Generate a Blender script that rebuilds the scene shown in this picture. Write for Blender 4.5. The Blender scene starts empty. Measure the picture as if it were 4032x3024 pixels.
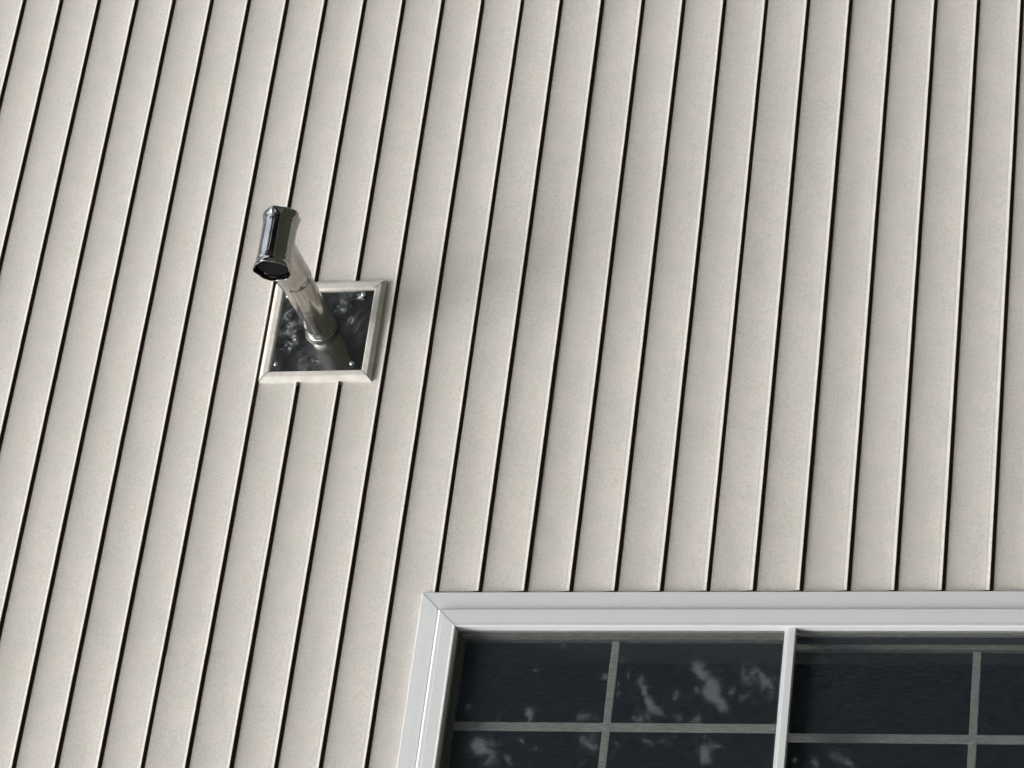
import bpy, math, random
from mathutils import Vector, Matrix, noise
R = math.radians
sc = bpy.context.scene
COL = sc.collection
random.seed(7)

# ------------------------------------------------------------------ camera
cam_data = bpy.data.cameras.new("camera")
cam = bpy.data.objects.new("camera", cam_data)
COL.objects.link(cam)
CX = Vector((0.1170780808722312, 0.22477974507204354, -0.9673503962808009))     # picture right
CY = -Vector((-0.8539272397141924, 0.5200979922915162, 0.017502790875576886))   # picture up
CZ = -Vector((0.5070512718191086, 0.8239976605668738, 0.25283762205602117))
CAM = Vector((-3.407403535020955, -6.411993727737219, 1.5950621807654313))
m = Matrix((CX, CY, CZ)).transposed().to_4x4()
m.translation = CAM
cam.matrix_world = m
cam_data.sensor_width = 36
cam_data.lens = 36 * 13466.25 / 4032
cam_data.clip_start = 0.05
cam_data.clip_end = 600
sc.camera = cam

# ------------------------------------------------------------------ sky and sun
SUN_EL, SUN_AZ = R(55), R(224)       # azimuth measured from +Y clockwise: sun stands out over the yard, to the left of the window
w = bpy.data.worlds.new("World")
sc.world = w
w.use_nodes = True
nt = w.node_tree
nt.nodes.clear()
sky = nt.nodes.new('ShaderNodeTexSky')
sky.sky_type = 'NISHITA'
sky.sun_disc = False
sky.sun_elevation = SUN_EL
sky.sun_rotation = SUN_AZ
sky.dust_density = 4.0
sky.air_density = 1.2
hs = nt.nodes.new('ShaderNodeHueSaturation')
hs.inputs['Saturation'].default_value = 0.22       # thin overcast: greyer than a clear sky
bg = nt.nodes.new('ShaderNodeBackground')
bg.inputs['Strength'].default_value = 0.15
wo = nt.nodes.new('ShaderNodeOutputWorld')
nt.links.new(sky.outputs[0], hs.inputs['Color'])
nt.links.new(hs.outputs[0], bg.inputs[0])
nt.links.new(bg.outputs[0], wo.inputs[0])
sd = bpy.data.lights.new("sun", 'SUN')
sd.energy = 0.5
sd.angle = R(50)
sd.color = (1.0, 0.96, 0.9)
sun = bpy.data.objects.new("sun", sd)
COL.objects.link(sun)
sdir = Vector((math.sin(SUN_AZ) * math.cos(SUN_EL), math.cos(SUN_AZ) * math.cos(SUN_EL), math.sin(SUN_EL)))
sun.rotation_euler = sdir.to_track_quat('Z', 'Y').to_euler()
sc.view_settings.view_transform = 'Standard'
sc.view_settings.look = 'None'
sc.view_settings.gamma = 1.0
sc.view_settings.exposure = 1.78
sc.cycles.max_bounces = 10
sc.cycles.transparent_max_bounces = 12


# ------------------------------------------------------------------ helpers
class MB:
    def __init__(self):
        self.v, self.f, self.s = [], [], []

    def face(self, pts, smooth=False):
        n = len(self.v)
        self.v += [tuple(p) for p in pts]
        self.f.append(tuple(range(n, n + len(pts))))
        self.s.append(smooth)

    def grid(self, rows, smooth=True, close=False, flip=False):
        """rows: list of equally long point lists"""
        n = len(self.v)
        L = len(rows[0])
        for r in rows:
            self.v += [tuple(p) for p in r]
        for i in range(len(rows) - 1):
            for j in range(L if close else L - 1):
                a, b = n + i * L + j, n + i * L + (j + 1) % L
                c, d = b + L, a + L
                self.f.append((a, d, c, b) if flip else (a, b, c, d))
                self.s.append(smooth)

    def box(self, x0, x1, y0, y1, z0, z1):
        p = [(x, y, z) for x in (x0, x1) for y in (y0, y1) for z in (z0, z1)]
        n = len(self.v)
        self.v += p
        for q in ((0, 1, 3, 2), (4, 6, 7, 5), (0, 4, 5, 1), (2, 3, 7, 6), (0, 2, 6, 4), (1, 5, 7, 3)):
            self.f.append(tuple(n + k for k in q))
            self.s.append(False)

    def build(self, name, mat, parent=None, bevel=0):
        me = bpy.data.meshes.new(name)
        me.from_pydata(self.v, [], self.f)
        me.polygons.foreach_set('use_smooth', self.s)
        me.materials.append(mat)
        me.update()
        o = bpy.data.objects.new(name, me)
        COL.objects.link(o)
        if parent is not None:
            o.parent = parent
        if bevel:
            b = o.modifiers.new("bevel", 'BEVEL')
            b.width = bevel
            b.segments = 2
            b.limit_method = 'ANGLE'
            b.angle_limit = R(30)
        return o


def empty(name, loc=(0, 0, 0)):
    o = bpy.data.objects.new(name, None)
    COL.objects.link(o)
    o.empty_display_size = 0.1
    return o


def tag(o, label=None, cat=None, group=None, kind=None):
    if label: o['label'] = label
    if cat: o['category'] = cat
    if group: o['group'] = group
    if kind: o['kind'] = kind
    return o


def mat(name, color, rough=0.6, metal=0.0, spec=0.5, noise_amt=0.0, noise_scale=10.0, c2=None, bump=0.0, bump_scale=50.0):
    ma = bpy.data.materials.new(name)
    ma.use_nodes = True
    t = ma.node_tree
    b = t.nodes['Principled BSDF']
    b.inputs['Base Color'].default_value = (*color, 1)
    b.inputs['Roughness'].default_value = rough
    b.inputs['Metallic'].default_value = metal
    b.inputs['Specular IOR Level'].default_value = spec
    co = t.nodes.new('ShaderNodeTexCoord')
    if noise_amt:
        n = t.nodes.new('ShaderNodeTexNoise')
        n.inputs['Scale'].default_value = noise_scale
        n.inputs['Detail'].default_value = 5
        t.links.new(co.outputs['Object'], n.inputs['Vector'])
        r = t.nodes.new('ShaderNodeMapRange')
        r.inputs[1].default_value, r.inputs[2].default_value = 0.3, 0.7
        r.inputs[3].default_value, r.inputs[4].default_value = 0, noise_amt
        mx = t.nodes.new('ShaderNodeMix')
        mx.data_type = 'RGBA'
        mx.inputs[6].default_value = (*color, 1)
        mx.inputs[7].default_value = (*(c2 or tuple(c * 0.6 for c in color)), 1)
        t.links.new(n.outputs[0], r.inputs[0])
        t.links.new(r.outputs[0], mx.inputs[0])
        t.links.new(mx.outputs[2], b.inputs['Base Color'])
    if bump:
        n = t.nodes.new('ShaderNodeTexNoise')
        n.inputs['Scale'].default_value = bump_scale
        n.inputs['Detail'].default_value = 3
        t.links.new(co.outputs['Object'], n.inputs['Vector'])
        bp = t.nodes.new('ShaderNodeBump')
        bp.inputs['Strength'].default_value = 1.0
        bp.inputs['Distance'].default_value = bump
        t.links.new(n.outputs[0], bp.inputs['Height'])
        t.links.new(bp.outputs[0], b.inputs['Normal'])
    return ma


# ------------------------------------------------------------------ materials
def siding_material():
    ma = mat("vinyl_siding", (0.60, 0.555, 0.49), rough=0.5, spec=0.35)
    t = ma.node_tree
    b = t.nodes['Principled BSDF']
    co = t.nodes['Texture Coordinate']
    def nz(scale, vec=None, detail=2.0):
        n = t.nodes.new('ShaderNodeTexNoise')
        n.inputs['Scale'].default_value = scale
        n.inputs['Detail'].default_value = detail
        t.links.new(vec or co.outputs['Object'], n.inputs['Vector'])
        return n
    def mix(fac, c1, c2):
        mx = t.nodes.new('ShaderNodeMix')
        mx.data_type = 'RGBA'
        for k, c in ((6, c1), (7, c2)):
            if isinstance(c, tuple): mx.inputs[k].default_value = (*c, 1)
            else: t.links.new(c, mx.inputs[k])
        if isinstance(fac, float): mx.inputs[0].default_value = fac
        else: t.links.new(fac, mx.inputs[0])
        return mx.outputs[2]
    def rng(src, a, bb, lo, hi):
        r = t.nodes.new('ShaderNodeMapRange')
        for k, v in zip((1, 2, 3, 4), (a, bb, lo, hi)): r.inputs[k].default_value = v
        t.links.new(src, r.inputs[0])
        return r.outputs[0]
    base = mix(rng(nz(9, detail=4).outputs[0], .35, .65, 0, 1), (0.618, 0.588, 0.540), (0.580, 0.566, 0.522))
    base = mix(rng(nz(210, detail=6).outputs[0], .34, .66, 0, .48), base, (0.38, 0.36, 0.33))      # fine speckle of the embossed vinyl
    base = mix(rng(nz(22, detail=4).outputs[0], .45, .75, 0, .6), base, (0.61, 0.548, 0.53))       # faint uneven fading
    # a short horizontal scuff and thin dust streaks
    mp = t.nodes.new('ShaderNodeMapping')
    mp.inputs['Scale'].default_value = (5, 5, 90)
    t.links.new(co.outputs['Object'], mp.inputs[0])
    base = mix(rng(nz(1.2, mp.outputs[0], 4).outputs[0], .58, .8, 0, .28), base, (0.42, 0.39, 0.34))
    base = mix(rng(nz(3.1, detail=6).outputs[0], .5, .75, 0, .22), base, (0.44, 0.43, 0.38))           # broad weathering
    t.links.new(base, b.inputs['Base Color'])
    n = nz(600, detail=2)
    n2 = nz(14, detail=2)
    ad = t.nodes.new('ShaderNodeMath'); ad.operation = 'MULTIPLY_ADD'
    ad.inputs[1].default_value = 6.0
    t.links.new(n2.outputs[0], ad.inputs[0]); t.links.new(n.outputs[0], ad.inputs[2])
    bp = t.nodes.new('ShaderNodeBump')
    bp.inputs['Distance'].default_value = 0.0003
    t.links.new(ad.outputs[0], bp.inputs['Height'])
    t.links.new(bp.outputs[0], b.inputs['Normal'])
    return ma


M_SIDING = siding_material()
M_CASING = mat("casing_vinyl", (0.635, 0.652, 0.657), rough=0.4, noise_amt=0.5, noise_scale=300, c2=(0.52, 0.535, 0.543), bump=0.0001, bump_scale=500)
M_FRAMEV = mat("mounting_vinyl", (0.66, 0.645, 0.595), rough=0.42, noise_amt=0.8, noise_scale=45, c2=(0.50, 0.475, 0.43), bump=0.0003, bump_scale=90)
M_SASH = mat("sash_vinyl", (0.34, 0.34, 0.31), rough=0.5, noise_amt=0.4, noise_scale=90)
M_GRILLE = mat("grille_vinyl", (0.86, 0.85, 0.83), rough=0.45, noise_amt=0.3, noise_scale=90)
M_STEEL = mat("stainless_steel", (0.52, 0.50, 0.47), rough=0.19, metal=1.0, noise_amt=0.6, noise_scale=22, c2=(0.38, 0.35, 0.32), bump=0.0015, bump_scale=17)
M_CAP = mat("termination_steel", (0.34, 0.345, 0.35), rough=0.11, metal=1.0, noise_amt=0.6, noise_scale=30, c2=(0.22, 0.225, 0.23), bump=0.0006, bump_scale=28)
M_PLATE = mat("plate_steel", (0.60, 0.61, 0.61), rough=0.17, metal=1.0, noise_amt=0.7, noise_scale=30, c2=(0.42, 0.42, 0.42), bump=0.0016, bump_scale=15)
M_BORE_DARK = mat("bore_dark", (0.012, 0.012, 0.012), rough=0.9, metal=0.0, spec=0.05)  # near-black stands in for the darkness inside the tee's open ends
M_SEAL_SHADE = mat("sealant_and_seam_shade", (0.02, 0.02, 0.02), rough=0.45)  # sealant black, also used to paint the gap shadow at the tee seam
M_SCREW = mat("screw_metal", (0.6, 0.6, 0.58), rough=0.25, metal=1.0)
M_GROOVE_SHADE = mat("groove_shade_brown", (0.15, 0.105, 0.085), rough=0.95, spec=0.1)  # dark brown stands in for the shade inside the siding grooves
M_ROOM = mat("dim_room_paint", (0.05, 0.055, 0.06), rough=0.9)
M_SOFFIT = mat("soffit_white", (0.7, 0.7, 0.68), rough=0.5)
M_ROOF = mat("asphalt_shingle", (0.06, 0.055, 0.05), rough=0.9, noise_amt=1, noise_scale=60, c2=(0.1, 0.09, 0.085), bump=0.004, bump_scale=80)
M_BLOCK = mat("foundation_concrete", (0.3, 0.29, 0.27), rough=0.9, noise_amt=0.6, noise_scale=14)
M_GRASS = mat("lawn", (0.045, 0.055, 0.028), rough=0.95, noise_amt=1, noise_scale=3, c2=(0.06, 0.058, 0.038), bump=0.02, bump_scale=30)
M_BARK = mat("bark", (0.10, 0.08, 0.06), rough=0.95, noise_amt=1, noise_scale=12, c2=(0.05, 0.04, 0.03), bump=0.01, bump_scale=20)


def leaf_mat(name, c, c2):
    ma = mat(name, c, rough=0.6, spec=0.15, noise_amt=1, noise_scale=1.3, c2=c2)
    return ma


M_LEAF = leaf_mat("maple_leaf", (0.028, 0.033, 0.026), (0.040, 0.043, 0.034))
M_LEAF2 = leaf_mat("oak_leaf", (0.027, 0.031, 0.027), (0.038, 0.040, 0.034))


def glass_mat(name, tint, ior, boost=1.0):
    ma = bpy.data.materials.new(name)
    ma.use_nodes = True
    t = ma.node_tree
    t.nodes.clear()
    o = t.nodes.new('ShaderNodeOutputMaterial')
    tr = t.nodes.new('ShaderNodeBsdfTransparent')
    tr.inputs[0].default_value = (*tint, 1)
    gl = t.nodes.new('ShaderNodeBsdfGlossy')
    gl.inputs['Roughness'].default_value = 0.021
    co = t.nodes.new('ShaderNodeTexCoord')
    n = t.nodes.new('ShaderNodeTexNoise')
    n.inputs['Scale'].default_value = 5
    t.links.new(co.outputs['Object'], n.inputs['Vector'])
    bp = t.nodes.new('ShaderNodeBump')
    bp.inputs['Distance'].default_value = 0.0002
    t.links.new(n.outputs[0], bp.inputs['Height'])
    t.links.new(bp.outputs[0], gl.inputs['Normal'])
    fr = t.nodes.new('ShaderNodeFresnel')
    ge = t.nodes.new('ShaderNodeNewGeometry')        # a thin pane reflects alike from both sides
    mr = t.nodes.new('ShaderNodeMapRange')
    mr.inputs[3].default_value, mr.inputs[4].default_value = ior, 1 / ior
    t.links.new(ge.outputs['Backfacing'], mr.inputs[0])
    t.links.new(mr.outputs[0], fr.inputs[0])
    mx = t.nodes.new('ShaderNodeMixShader')
    t.links.new(fr.outputs[0], mx.inputs[0])
    t.links.new(tr.outputs[0], mx.inputs[1])
    t.links.new(gl.outputs[0], mx.inputs[2])
    t.links.new(mx.outputs[0], o.inputs[0])
    return ma


M_STORM = glass_mat("storm_glass", (0.84, 0.85, 0.84), 1.54)


def screen_mat():
    ma = bpy.data.materials.new("insect_screen_mesh")
    ma.use_nodes = True
    t = ma.node_tree
    t.nodes.clear()
    o = t.nodes.new('ShaderNodeOutputMaterial')
    tr = t.nodes.new('ShaderNodeBsdfTransparent')
    df = t.nodes.new('ShaderNodeBsdfDiffuse')
    df.inputs[0].default_value = (0.075, 0.090, 0.110, 1)
    co = t.nodes.new('ShaderNodeTexCoord')
    mp = t.nodes.new('ShaderNodeMapping')
    mp.inputs['Scale'].default_value = (320, 1, 40)
    n = t.nodes.new('ShaderNodeTexNoise')
    n.inputs['Scale'].default_value = 1.0
    n.inputs['Detail'].default_value = 3
    t.links.new(co.outputs['Object'], mp.inputs[0]); t.links.new(mp.outputs[0], n.inputs['Vector'])
    r = t.nodes.new('ShaderNodeMapRange')
    r.inputs[1].default_value, r.inputs[2].default_value, r.inputs[3].default_value, r.inputs[4].default_value = .3, .7, .26, .50
    t.links.new(n.outputs[0], r.inputs[0])
    mx = t.nodes.new('ShaderNodeMixShader')
    t.links.new(r.outputs[0], mx.inputs[0]); t.links.new(tr.outputs[0], mx.inputs[1]); t.links.new(df.outputs[0], mx.inputs[2])
    t.links.new(mx.outputs[0], o.inputs[0])
    return ma


M_SCREEN = screen_mat()
M_PANE = glass_mat("sash_glass", (0.85, 0.87, 0.86), 1.15)

# ------------------------------------------------------------------ ground
g = MB()
N = 40
rows = []
for i in range(N + 1):
    x = -150 + 300 * i / N
    rows.append([(x, -150 + 300 * j / N, 0) for j in range(N + 1)])
g.grid(rows, smooth=True)
tag(g.build("ground", M_GRASS), kind='structure')

# ------------------------------------------------------------------ house
house = tag(empty("house"), "house wall of almond horizontal vinyl siding with a grey cased window", "house")
PITCH = 0.1016
Z0 = 4.9900
OFF = [2.2, 2.0, -0.2, -1.1, -1.1, -0.8, 0.4, 0.6, -0.4, -0.5, -0.7, -0.3, -1.1, -0.3, 2.1, 0.5, 0, 1.2, 1.2, 0.3, 0.2, -0.1, -0.4, -0.1, -0.2, -0.6]
X_W, X_E = -8.0, 6.5
WIN_X0, WIN_X1 = -1.045, 0.0          # outer edges of the window casing
WIN_Z0, WIN_Z1 = 2.02, 3.700


def lip_z(i):                          # bottom edge of course i
    off = OFF[i] * 0.001 if 0 <= i < len(OFF) else 0.8e-3 * noise.noise(Vector((i * 3.3, 0, 0)))
    return Z0 - i * PITCH + off + 0.0038


PROF = [  # (y, z, from_top?)  outward is -y; the nailing ledge, the gently dished face, the rolled lip
    [(0.0165, -0.0066, 1), (0.0042, -0.0072, 1), (0.0032, -0.0086, 1)],
    [(0.0032, -0.0086, 1), (0.0040, -0.0240, 1), (0.0043, -0.0400, 1), (0.0040, 0.0460, 0), (0.0031, 0.0300, 0), (0.0018, 0.0170, 0), (0.0005, 0.0080, 0),
     (-0.0010, 0.0038, 0), (-0.0022, 0.0012, 0)],
    [(-0.0022, 0.0012, 0), (-0.0022, 0.0004, 0), (-0.0014, -0.0002, 0), (0.0000, 0.0002, 0), (0.0008, 0.0120, 0)]]


# panel end joints: two courses per panel, the left panel lapped over the right one
JOINTS = {8: -.154, 9: -.154, 2: -3.9, 3: -3.9, 20: 2.9, 21: 2.9, 14: 4.4, 15: 4.4, 26: -2.2, 27: -2.2, -4: 2.6, -3: 2.6, 32: 1.2, 33: 1.2}


def course(mb, i, x0, x1, lift=0.0):
    j = JOINTS.get(i)
    if j is not None and x0 < j < x1:
        course(mb, i, x0, j, .0009)
        course(mb, i, j + .0004, x1)
        return
    zt, zb = lip_z(i - 1), lip_z(i)
    n = max(1, int(round((x1 - x0) / 0.07)))
    for seg, part in enumerate(PROF):
        rows = []
        for (y, z, top) in part:
            pts = []
            for k in range(n + 1):
                x = x0 + (x1 - x0) * k / n
                wz = 0.0008 * noise.noise(Vector((x * 1.7, (i - top) * 5.1, 0))) + 0.0003 * noise.noise(Vector((x * 9, (i - top) * 2.3, 4)))
                wy = 0.0007 * noise.noise(Vector((x * 2.3, (i - top) * 7.7, 9)))
                pts.append((x, y - lift + (wy if y < 0.012 else 0), (zt if top else zb) + z + wz))
            rows.append(pts)
        mb.grid(rows, smooth=(seg == 1))


wall = MB()
for i in range(-40, 46):
    zt, zb = lip_z(i - 1), lip_z(i)
    if zb > WIN_Z1 - 0.055 or zt < WIN_Z0 + 0.03:
        hit = zb < WIN_Z1 and zt > WIN_Z0
    else:
        hit = True
    if hit and i != 13:
        course(wall, i, X_W, WIN_X0 - 0.004)
        course(wall, i, WIN_X1 + 0.0055, X_E)
    elif i == 13:
        course(wall, i, X_W, X_E)
    else:
        course(wall, i, X_W, X_E)
ZT, ZB = lip_z(-41), lip_z(45)
groove_back = MB()  # backing behind the courses, coloured dark to paint the groove shade
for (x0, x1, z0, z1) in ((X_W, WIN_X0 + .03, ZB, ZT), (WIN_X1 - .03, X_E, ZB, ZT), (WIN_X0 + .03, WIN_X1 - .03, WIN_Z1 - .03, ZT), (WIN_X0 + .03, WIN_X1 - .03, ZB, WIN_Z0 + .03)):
    groove_back.box(x0, x1, 0.0160, 0.14, z0, z1)
wall.build("wall", M_SIDING, house)
groove_back.build("groove_shade_backing", M_GROOVE_SHADE, house)
# the rest of the shell: side and back walls, foundation, soffit, roof
sh = MB()
sh.box(X_W, X_W + .14, .145, 8.2, ZB, ZT)
sh.box(X_E - .14, X_E, .145, 8.2, ZB, ZT)
sh.box(X_W, X_E, 8.2, 8.34, ZB, ZT)
sh.build("side_wall", M_SIDING, house)
f = MB(); f.box(X_W + .03, X_E - .03, .03, 8.2, 0, ZB - .004); f.build("foundation", M_BLOCK, house)
s = MB()
s.box(X_W - .3, X_E + .3, -.42, .014, ZT + .004, ZT + .02)
s.box(X_W - .3, X_E + .3, -.445, -.424, ZT - .03, ZT + .17)
s.build("soffit", M_SOFFIT, house)
r = MB()
for sg in (0, 1):
    ye, yr = (-.5, 4.2) if sg == 0 else (8.9, 4.2)
    r.face([(X_W - .35, ye, ZT + .18), (X_E + .35, ye, ZT + .18), (X_E + .35, yr, ZT + 2.3), (X_W - .35, yr, ZT + 2.3)])
    r.face([(X_W - .35, ye, ZT + .22), (X_E + .35, ye, ZT + .22), (X_E + .35, yr, ZT + 2.34), (X_W - .35, yr, ZT + 2.34)])
for xx in (X_W, X_E):
    r.face([(xx, -.02, ZT + .2), (xx, 8.4, ZT + .2), (xx, 4.2, ZT + 2.28)])
r.build("roof", M_ROOF, house)
# dim room behind the window
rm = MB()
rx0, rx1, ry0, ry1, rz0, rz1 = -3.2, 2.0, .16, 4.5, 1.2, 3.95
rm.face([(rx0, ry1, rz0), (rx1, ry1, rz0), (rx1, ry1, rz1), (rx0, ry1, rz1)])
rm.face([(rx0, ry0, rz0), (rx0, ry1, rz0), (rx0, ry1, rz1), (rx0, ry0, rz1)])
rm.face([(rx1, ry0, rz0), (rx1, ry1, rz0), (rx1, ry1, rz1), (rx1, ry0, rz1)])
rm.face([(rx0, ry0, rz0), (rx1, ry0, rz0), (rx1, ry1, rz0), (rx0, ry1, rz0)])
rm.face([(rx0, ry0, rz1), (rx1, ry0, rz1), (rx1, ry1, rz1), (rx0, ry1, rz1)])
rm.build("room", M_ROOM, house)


def member(mb, prof, axis, side, a0, a1, c0, c1, gap=0.0):
    """mitred moulding. prof: (u from the outer edge inwards, y). axis 'z' runs up at x edge; axis 'x' runs along at z edge.
    side=+1: outer edge is the high coordinate. a0..a1 = outer ends along the run; c0 = outer edge coordinate"""
    rows = []
    for (u, y) in prof:
        e = c0 - side * u
        lo, hi = a0 + u + gap, a1 - u - gap
        pts = []
        n = max(2, int((a1 - a0) / .25))
        for k in range(n + 1):
            t = lo + (hi - lo) * k / n
            yy = y + .0006 * noise.noise(Vector((t * 3, c0 * 7, 2)))
            pts.append((e, yy, t) if axis == 'z' else (t, yy, e))
        rows.append(pts)
    mb.grid(rows, smooth=False)


def ring(mb, prof, x0, x1, z0, z1, gap=0.0):
    member(mb, prof, 'z', +1, z0, z1, x1, None, gap)
    member(mb, prof, 'z', -1, z0, z1, x0, None, gap)
    member(mb, prof, 'x', +1, x0, x1, z1, None, gap)
    member(mb, prof, 'x', -1, x0, x1, z0, None, gap)


CAS = [(0, .017), (0, -.0050), (.0015, -.0068), (.020, -.0076), (.0400, -.0080), (.0425, -.0070), (.0440, -.0085), (.0480, -.0158), (.0500, -.0168),
       (.0570, -.0170), (.0585, -.0175), (.0600, -.0174), (.084, -.0182), (.0865, -.0196), (.0895, -.0193), (.0905, -.0170), (.0905, .0020)]
c = MB()
ring(c, CAS, WIN_X0, WIN_X1, WIN_Z0, WIN_Z1, gap=.0009)
window = c.build("window", M_CASING, house)
# backing under the mitre joints and the deeper jamb liner
IX0, IX1, IZ0, IZ1 = WIN_X0 + .0905, WIN_X1 - .0905, WIN_Z0 + .0905, WIN_Z1 - .0905
j = MB()
JAMB = [(.003, .0168), (.003, .0020), (.088, .0028), (.088, .0060), (.0905, .0075), (.0905, .0160), (.0925, .0165), (.0925, .029), (.003, .029)]
ring(j, JAMB, WIN_X0, WIN_X1, WIN_Z0, WIN_Z1)
j.build("jamb", M_SASH, window)
k_ = MB()
ring(k_, [(.003, .0295), (.0915, .0295), (.0915, .158), (.003, .158)], WIN_X0, WIN_X1, WIN_Z0, WIN_Z1)
k_.build("inner_reveal", M_ROOM, window)
# storm window: two panes and the rail where they meet
RZ = (2.8595, 2.8800)
st = MB()
st.box(IX0, IX1, -.0120, .0040, RZ[0], RZ[1] - .004)
st.box(IX0, IX1, -.0085, .0040, RZ[1] - .0038, RZ[1] + .0035)
st.build("meeting_rail", M_CASING, window, bevel=.001)
for (z0, z1, yy) in ((RZ[1] + .0037, IZ1 - .0005, .0046), (IZ0 + .0005, RZ[0] - .0005, .0050)):
    p = MB(); p.face([(IX0, yy, z0), (IX1, yy, z0), (IX1, yy, z1), (IX0, yy, z1)])
    p.build("storm_pane", M_STORM, window)
p = MB(); p.face([(IX0, .0115, IZ0 + .001), (IX1, .0115, IZ0 + .001), (IX1, .0115, IZ1 - .001), (IX0, .0115, IZ1 - .001)])
p.build("insect_screen", M_SCREEN, window)


def sash(y0, z0, z1, muntin_z):
    SX0, SX1 = IX0 + .003, IX1 - .003
    SP = [(0, y0 + .024), (0, y0), (.0045, y0 + .001), (.0055, y0 + .006), (.0080, y0 + .011), (.0080, y0 + .024)]
    b = MB(); ring(b, SP, SX0, SX1, z0, z1)
    b.build("sash", M_SASH, window)
    p = MB(); yy = y0 + .008
    p.face([(SX0 + .007, yy, z0 + .010), (SX1 - .007, yy, z0 + .010), (SX1 - .007, yy, z1 - .010), (SX0 + .007, yy, z1 - .010)])
    p.build("sash_pane", M_PANE, window)
    gr = MB()
    gy = y0 + .014
    xs = [-.307 - .2165 * k for k in range(3)]
    for x in xs:
        gr.box(x - .0100, x + .0100, gy, gy + .005, z0 + .0085, z1 - .0085)
    prev = [SX1 - .0085] + [v for v in xs] + [SX0 + .0085]
    for a in range(len(prev) - 1):
        hi = prev[a] - (.0102 if a else 0)
        lo = prev[a + 1] + (.0102 if a < 3 else 0)
        gr.box(lo, hi, gy + .0004, gy + .0052, muntin_z - .0088, muntin_z + .0088)
    gr.build("grille", M_GRILLE, window, bevel=.0012)


sash(.016, 2.866, IZ1 - .003, 3.2590)
sash(.060, IZ0 + .003, 2.900, 2.4830)

# ------------------------------------------------------------------ exhaust vent
vent = tag(empty("exhaust_vent"), "steel exhaust pipe with dark tee end, sticking out of a square plate on the siding", "vent pipe")
VX0, VX1, VZ0, VZ1 = .5535, .8265, 3.8995, 4.1720
mf = MB()
MFP = [(0, .020), (0, -.0050), (.0010, -.0062), (.0085, -.0106), (.0100, -.0112), (.0215, -.0116), (.0235, -.0106), (.0243, -.0090), (.0243, .0060)]
ring(mf, MFP, VX0, VX1, VZ0, VZ1, gap=.0013)
mf.build("mounting_frame", M_FRAMEV, vent)
bk = MB(); bk.box(VX0 + .003, VX1 - .003, .0005, .0165, VZ0 + .003, VZ1 - .003); bk.build("frame_backing", M_FRAMEV, vent)
# hammered looking sheet steel plate: slightly buckled
pl = MB()
px0, px1, pz0, pz1 = VX0 + .0246, VX1 - .0246, VZ0 + .0246, VZ1 - .0246
n = 90
rows = []
DENTS = [(.706, 4.128, .006, .0016), (.671, 4.107, .0075, .0026), (.645, 4.115, .006, .0018), (.784, 3.965, .007, .0026), (.780, 3.951, .006, -.0018), (.751, 4.006, .013, .0022), (.765, 3.985, .014, -.0018), (.655, 4.125, .014, .0016), (.735, 4.12, .012, -.0014), (.72, 3.98, .012, .0014), (.70, 4.02, .01, .0012), (.69, 4.10, .02, -.0014), (.611, 4.045, .009, .0016)]
for a in range(n + 1):
    z = pz0 + (pz1 - pz0) * a / n
    row = []
    for b in range(n + 1):
        x = px0 + (px1 - px0) * b / n
        d = .0010 * noise.noise(Vector((x * 14, z * 14, 1.5)))
        for (dx, dz, rr, h) in DENTS:
            q = ((x - dx) ** 2 + (z - dz) ** 2) / rr ** 2
            d += h * math.exp(-q * 1.6)
        row.append((x, -.0035 + d, z))
    rows.append(row)
pl.grid(rows, smooth=True)
plate = pl.build("mounting_plate", M_PLATE, vent)
for (x, z) in ((.600, 4.136), (.598, 3.951), (.788, 3.951), (.788, 4.136)):
    sm = MB()
    rr = []
    for (rad, y) in ((.0052, -.0045), (.0052, -.0072), (.0042, -.0092), (.0022, -.0100), (.0001, -.0102)):
        rr.append([(x + rad * math.cos(t * math.tau / 12), y, z + rad * math.sin(t * math.tau / 12)) for t in range(12)])
    sm.grid(rr, close=True)
    sm.build("screw", M_SCREW, plate)

# pipe axis: out of the wall and draining slightly downwards
P0 = Vector((.6940, -.004, 4.0375))
AX = Vector((-.019, -1, -.001)).normalized()
SIDE = Vector((1, 0, 0))
UPV = SIDE.cross(AX).normalized()
if UPV.z < 0: UPV = -UPV


def lathe(mb, prof, origin, ax, u, v, n=40, mod=None):
    rows = []
    for (t, rad) in prof:
        row = []
        for k in range(n):
            a = k * math.tau / n
            rr = rad + (mod(t, a) if mod else 0)
            row.append(origin + ax * t + (u * math.cos(a) + v * math.sin(a)) * rr)
        rows.append(row)
    mb.grid(rows, close=True, smooth=True)


SEAM = .228
p = MB()
lathe(p, [(0.0, .0352), (.018, .0352), (.060, .0353), (.120, .0356), (.180, .0360), (SEAM + .012, .0362)], P0, AX, SIDE, UPV)
pipe = p.build("pipe", M_STEEL, vent)
# collar rings where the pipe leaves the plate
cl = MB()
lathe(cl, [(-.001, .0360), (.0120, .0364), (.0130, .0355), (.0140, .0364), (.0220, .0363), (.0232, .0354), (.0244, .0362), (.0280, .0359), (.0310, .0351)], P0, AX, SIDE, UPV)
cl.build("collar", M_STEEL, vent)

# black high-temperature sealant where the pipe leaves the plate, and a thin black band painting the gap shadow at the seam
sl = MB()
lathe(sl, [(-.003, .0425), (.0010, .0418), (.0035, .0395), (.0055, .0372), (.0065, .0357)], P0, AX, SIDE, UPV, mod=lambda t, a: .0009 * math.sin(a * 3 + 1) + .0006 * math.sin(a * 7))
sl.build("sealant", M_SEAL_SHADE, vent)
gk = MB()
lathe(gk, [(SEAM - .0035, .0361), (SEAM - .0030, .0372), (SEAM - .0004, .0374)], P0, AX, SIDE, UPV)
gk.build("seam_shade", M_SEAL_SHADE, vent)

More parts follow.
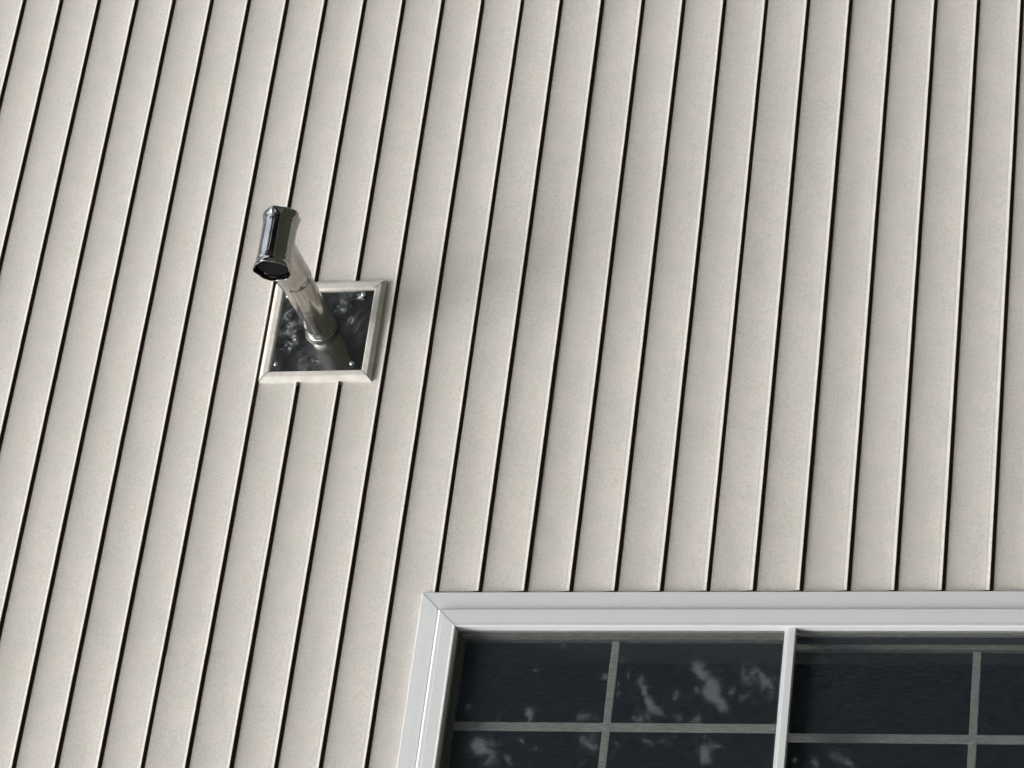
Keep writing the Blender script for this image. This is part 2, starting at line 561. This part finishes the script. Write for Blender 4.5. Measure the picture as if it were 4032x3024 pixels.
# tee: a leg on the pipe and a crosswise barrel, both ends open
TD = .374                                # distance from the plate to the barrel's axis
TC = P0 + AX * TD
OUT = AX                                 # barrel cross-section axes
RB = .0378
t_ = MB()
lathe(t_, [(SEAM, .0363), (SEAM - .0005, .0378), (SEAM + .0010, .0384), (SEAM + .014, .0378), (SEAM + .016, .0382), (SEAM + .018, .0376), (SEAM + .06, .0370), (TD - .002, .0362)], P0, AX, SIDE, UPV)
leg = t_.build("tee_leg", M_STEEL, vent)
HL = .074


def crimp(t, a):
    e = max(0, (abs(t) - (HL - .020)) / .020)
    return e * (.0020 * math.sin(a * 5 + .6) + .0010 * math.sin(a * 9))


bar = MB()
prof = [(-HL, .0405), (-HL + .002, .0415), (-HL + .010, .0405), (-HL + .015, .0380), (-HL + .019, .0376), (-HL + .023, .0392), (-HL + .027, .0380), (-HL + .032, RB)]
prof += [(x * .01, RB) for x in range(-3, 4)]
prof += [(-a, b) for a, b in reversed(prof[:8])]
lathe(bar, prof, TC, SIDE, OUT, UPV, n=60, mod=crimp)
barrel = bar.build("tee_cap", M_CAP, vent)
so = barrel.modifiers.new("thickness", 'SOLIDIFY'); so.thickness = .0012; so.offset = -1
# inner baffles that close the bore a little way in, near-black to paint in the bore's darkness
for s in (-1, 1):
    bf = MB()
    lathe(bf, [(s * (HL - .011), .0360), (s * (HL - .009), .030), (s * (HL - .012), .014), (s * (HL - .010), .0002)], TC, SIDE, OUT, UPV, n=40)
    bf.build("end_baffle", M_BORE_DARK, barrel)

# ------------------------------------------------------------------ trees across the yard (seen only as reflections)
# clearings in the crown, in metres on the plane y = -15: x, z, x, z, radius
GAPS = [(7.39, 6.52, 7.24, 6.39, 0.039), (7.18, 6.41, 7.08, 6.32, 0.045), (7.03, 6.35, 7.02, 6.32, 0.02), (7.29, 6.91, 7.2, 6.87, 0.028), (7.2, 6.87, 7.08, 6.83, 0.026), (7.07, 6.83, 7.04, 6.78, 0.032), (6.98, 6.91, 6.97, 6.83, 0.03), (7.19, 6.65, 7.14, 6.64, 0.022), (7.0, 6.61, 7.0, 6.58, 0.019), (6.97, 6.51, 6.97, 6.47, 0.024), (6.81, 6.83, 6.77, 6.77, 0.022), (6.79, 6.35, 6.76, 6.34, 0.018), (6.72, 6.42, 6.64, 6.4, 0.024), (6.7, 6.36, 6.64, 6.36, 0.018), (7.3, 6.05, 7.21, 5.96, 0.017), (6.67, 5.73, 6.65, 5.72, 0.02), (6.65, 5.61, 6.63, 5.58, 0.022), (6.69, 5.47, 6.66, 5.46, 0.018), (7.34, 7.02, 7.32, 7.01, 0.017), (6.76, 8.05, 6.72, 8.0, 0.066), (7.01, 7.69, 6.95, 7.68, 0.042), (6.99, 7.29, 6.98, 7.23, 0.037), (6.82, 7.25, 6.75, 7.23, 0.039), (7.33, 7.2, 7.26, 7.18, 0.028), (7.05, 8.15, 7.04, 8.14, 0.019), (6.66, 7.83, 6.64, 7.79, 0.026), (6.8, 7.74, 6.79, 7.73, 0.019), (6.59, 7.96, 6.58, 7.93, 0.024), (7.15, 4.47, 7.11, 4.46, 0.022), (6.95, 4.46, 6.94, 4.46, 0.016), (6.68, 5.41, 6.66, 5.41, 0.018), (6.65, 5.6, 6.63, 5.59, 0.022), (6.64, 5.36, 6.62, 5.36, 0.02)]
APEX = (-3.407, 6.42, 1.595)


def cleared(x, y, z, extra):
    if y > -8: return False
    t = (-15 - APEX[1]) / (y - APEX[1])
    gx, gz = APEX[0] + (x - APEX[0]) * t, APEX[2] + (z - APEX[2]) * t
    if not (6.3 < gx < 7.8 and 4.2 < gz < 8.5): return False
    for (x1, z1, x2, z2, r) in GAPS:
        dx, dz = x2 - x1, z2 - z1
        L = dx * dx + dz * dz + 1e-9
        k = max(0, min(1, ((gx - x1) * dx + (gz - z1) * dz) / L))
        if math.hypot(gx - x1 - dx * k, gz - z1 - dz * k) < r + extra: return True
    return False


def leaf_faces(mb, rnd, x, y, z, size):
    a, b = rnd.uniform(0, math.tau), rnd.uniform(-.9, .9)
    u = Vector((math.cos(a) * math.cos(b), math.sin(a) * math.cos(b), math.sin(b)))
    v = u.cross(Vector((rnd.uniform(-1, 1), rnd.uniform(-1, 1), rnd.uniform(-1, 1)))).normalized()
    c = Vector((x, y, z))
    l, wd = size * rnd.uniform(.7, 1.2), size * rnd.uniform(.35, .55)
    mb.face([c - u * l * .5, c + v * wd - u * l * .05, c + u * l * .5, c - v * wd - u * l * .05])


def limb(mb, pts, radii, n=10):
    rows = []
    for i, (p_, r_) in enumerate(zip(pts, radii)):
        d = (pts[min(i + 1, len(pts) - 1)] - pts[max(i - 1, 0)]).normalized()
        u = d.orthogonal().normalized(); v = d.cross(u)
        rows.append([p_ + (u * math.cos(k * math.tau / n) + v * math.sin(k * math.tau / n)) * r_ for k in range(n)])
    mb.grid(rows, close=True)


def tree(seed, x, y, h, rx, ry, label, lm, count, size, fine=None):
    rnd = random.Random(seed)
    root = tag(empty("tree"), label, "tree", "trees across the yard")
    tk = MB()
    base = Vector((x, y, 0))
    pts = [base + Vector((rnd.uniform(-.2, .2) * i, rnd.uniform(-.2, .2) * i, h * .8 * i / 6)) for i in range(7)]
    limb(tk, pts, [.36, .27, .23, .19, .14, .09, .04])
    for k in range(16):
        s = pts[2 + k % 4]
        a = rnd.uniform(0, math.tau)
        e = s + Vector((math.cos(a) * rx * .75, math.sin(a) * ry * .75, rnd.uniform(.8, 3)))
        limb(tk, [s, (s + e) / 2 + Vector((0, 0, -.2)), e], [.10, .06, .015], 7)
    tk.build("trunk", M_BARK, root)
    cr = MB()
    blobs = []
    for k in range(64):
        a, b, q = rnd.uniform(0, math.tau), rnd.uniform(-1, 1), rnd.random() ** .4
        cz = h * .53 + b * h * .42
        wd = math.sqrt(max(.05, 1 - (b * .93) ** 2)) * q
        blobs.append((x + math.cos(a) * rx * wd, y + math.sin(a) * ry * wd, cz, rnd.uniform(1.2, 1.9)))
    for k in range(count):
        bx, by, bz, br = blobs[k % len(blobs)]
        d = Vector((rnd.gauss(0, 1), rnd.gauss(0, 1), rnd.gauss(0, 1))).normalized() * br * rnd.random() ** .45
        lx, ly, lz = bx + d.x, by + d.y, max(.8, bz + d.z)
        if cleared(lx, ly, lz, size * .45): continue
        leaf_faces(cr, rnd, lx, ly, lz, size)
    if fine:
        fx0, fx1, fy0, fy1, fz0, fz1, fn, fs = fine
        for k in range(fn):
            lx, ly, lz = rnd.uniform(fx0, fx1), rnd.uniform(fy0, fy1), rnd.uniform(fz0, fz1)
            if noise.noise(Vector((lx * 1.7, ly * .6, lz * 1.7))) < -.55: continue
            if cleared(lx, ly, lz, .010) and rnd.random() < .955: continue
            leaf_faces(cr, rnd, lx, ly, lz, fs)
    cr.build("crown", lm, root)


tree(11, -15.5, -13, 20, 4.8, 3.0, "tall leafy tree at the left end of the yard", M_LEAF2, 11000, .42)
tree(12, -8.0, -13.0, 20.5, 5.0, 3.0, "tall leafy tree left of the clearing behind the viewer", M_LEAF2, 12000, .42)
tree(13, 0.5, -13.5, 20.5, 4.8, 3.0, "leafy tree in the middle of the row across the yard", M_LEAF2, 12000, .42)
tree(14, 9.4, -15.2, 30.0, 4.9, 2.6, "dense small-leaved tree mirrored in the window panes with sky showing through its crown", M_LEAF, 17000, .40,
     fine=(5.4, 11.6, -16.6, -14.4, 3.2, 11.0, 125000, .088))
tree(15, 17.6, -13.5, 20.5, 5.0, 3.0, "tall leafy tree right of the small-leaved one", M_LEAF2, 12000, .42)
tree(16, 25.6, -15.5, 23.0, 5.0, 3.0, "tall leafy tree at the right end of the yard", M_LEAF2, 11000, .42)
# the wood further back reads as one mass
rnd = random.Random(5)
wd = MB()
for k in range(16000):
    xx = rnd.uniform(-60, 80)
    yy = rnd.uniform(-36, -27)
    top = 6.5 + 2.0 * noise.noise(Vector((xx * .2, 0, 0)))
    leaf_faces(wd, rnd, xx, yy, rnd.uniform(0.2, top), .9)
tag(wd.build("distant_wood", M_LEAF2), "low dark wood behind the row of trees", "wood", kind='stuff')
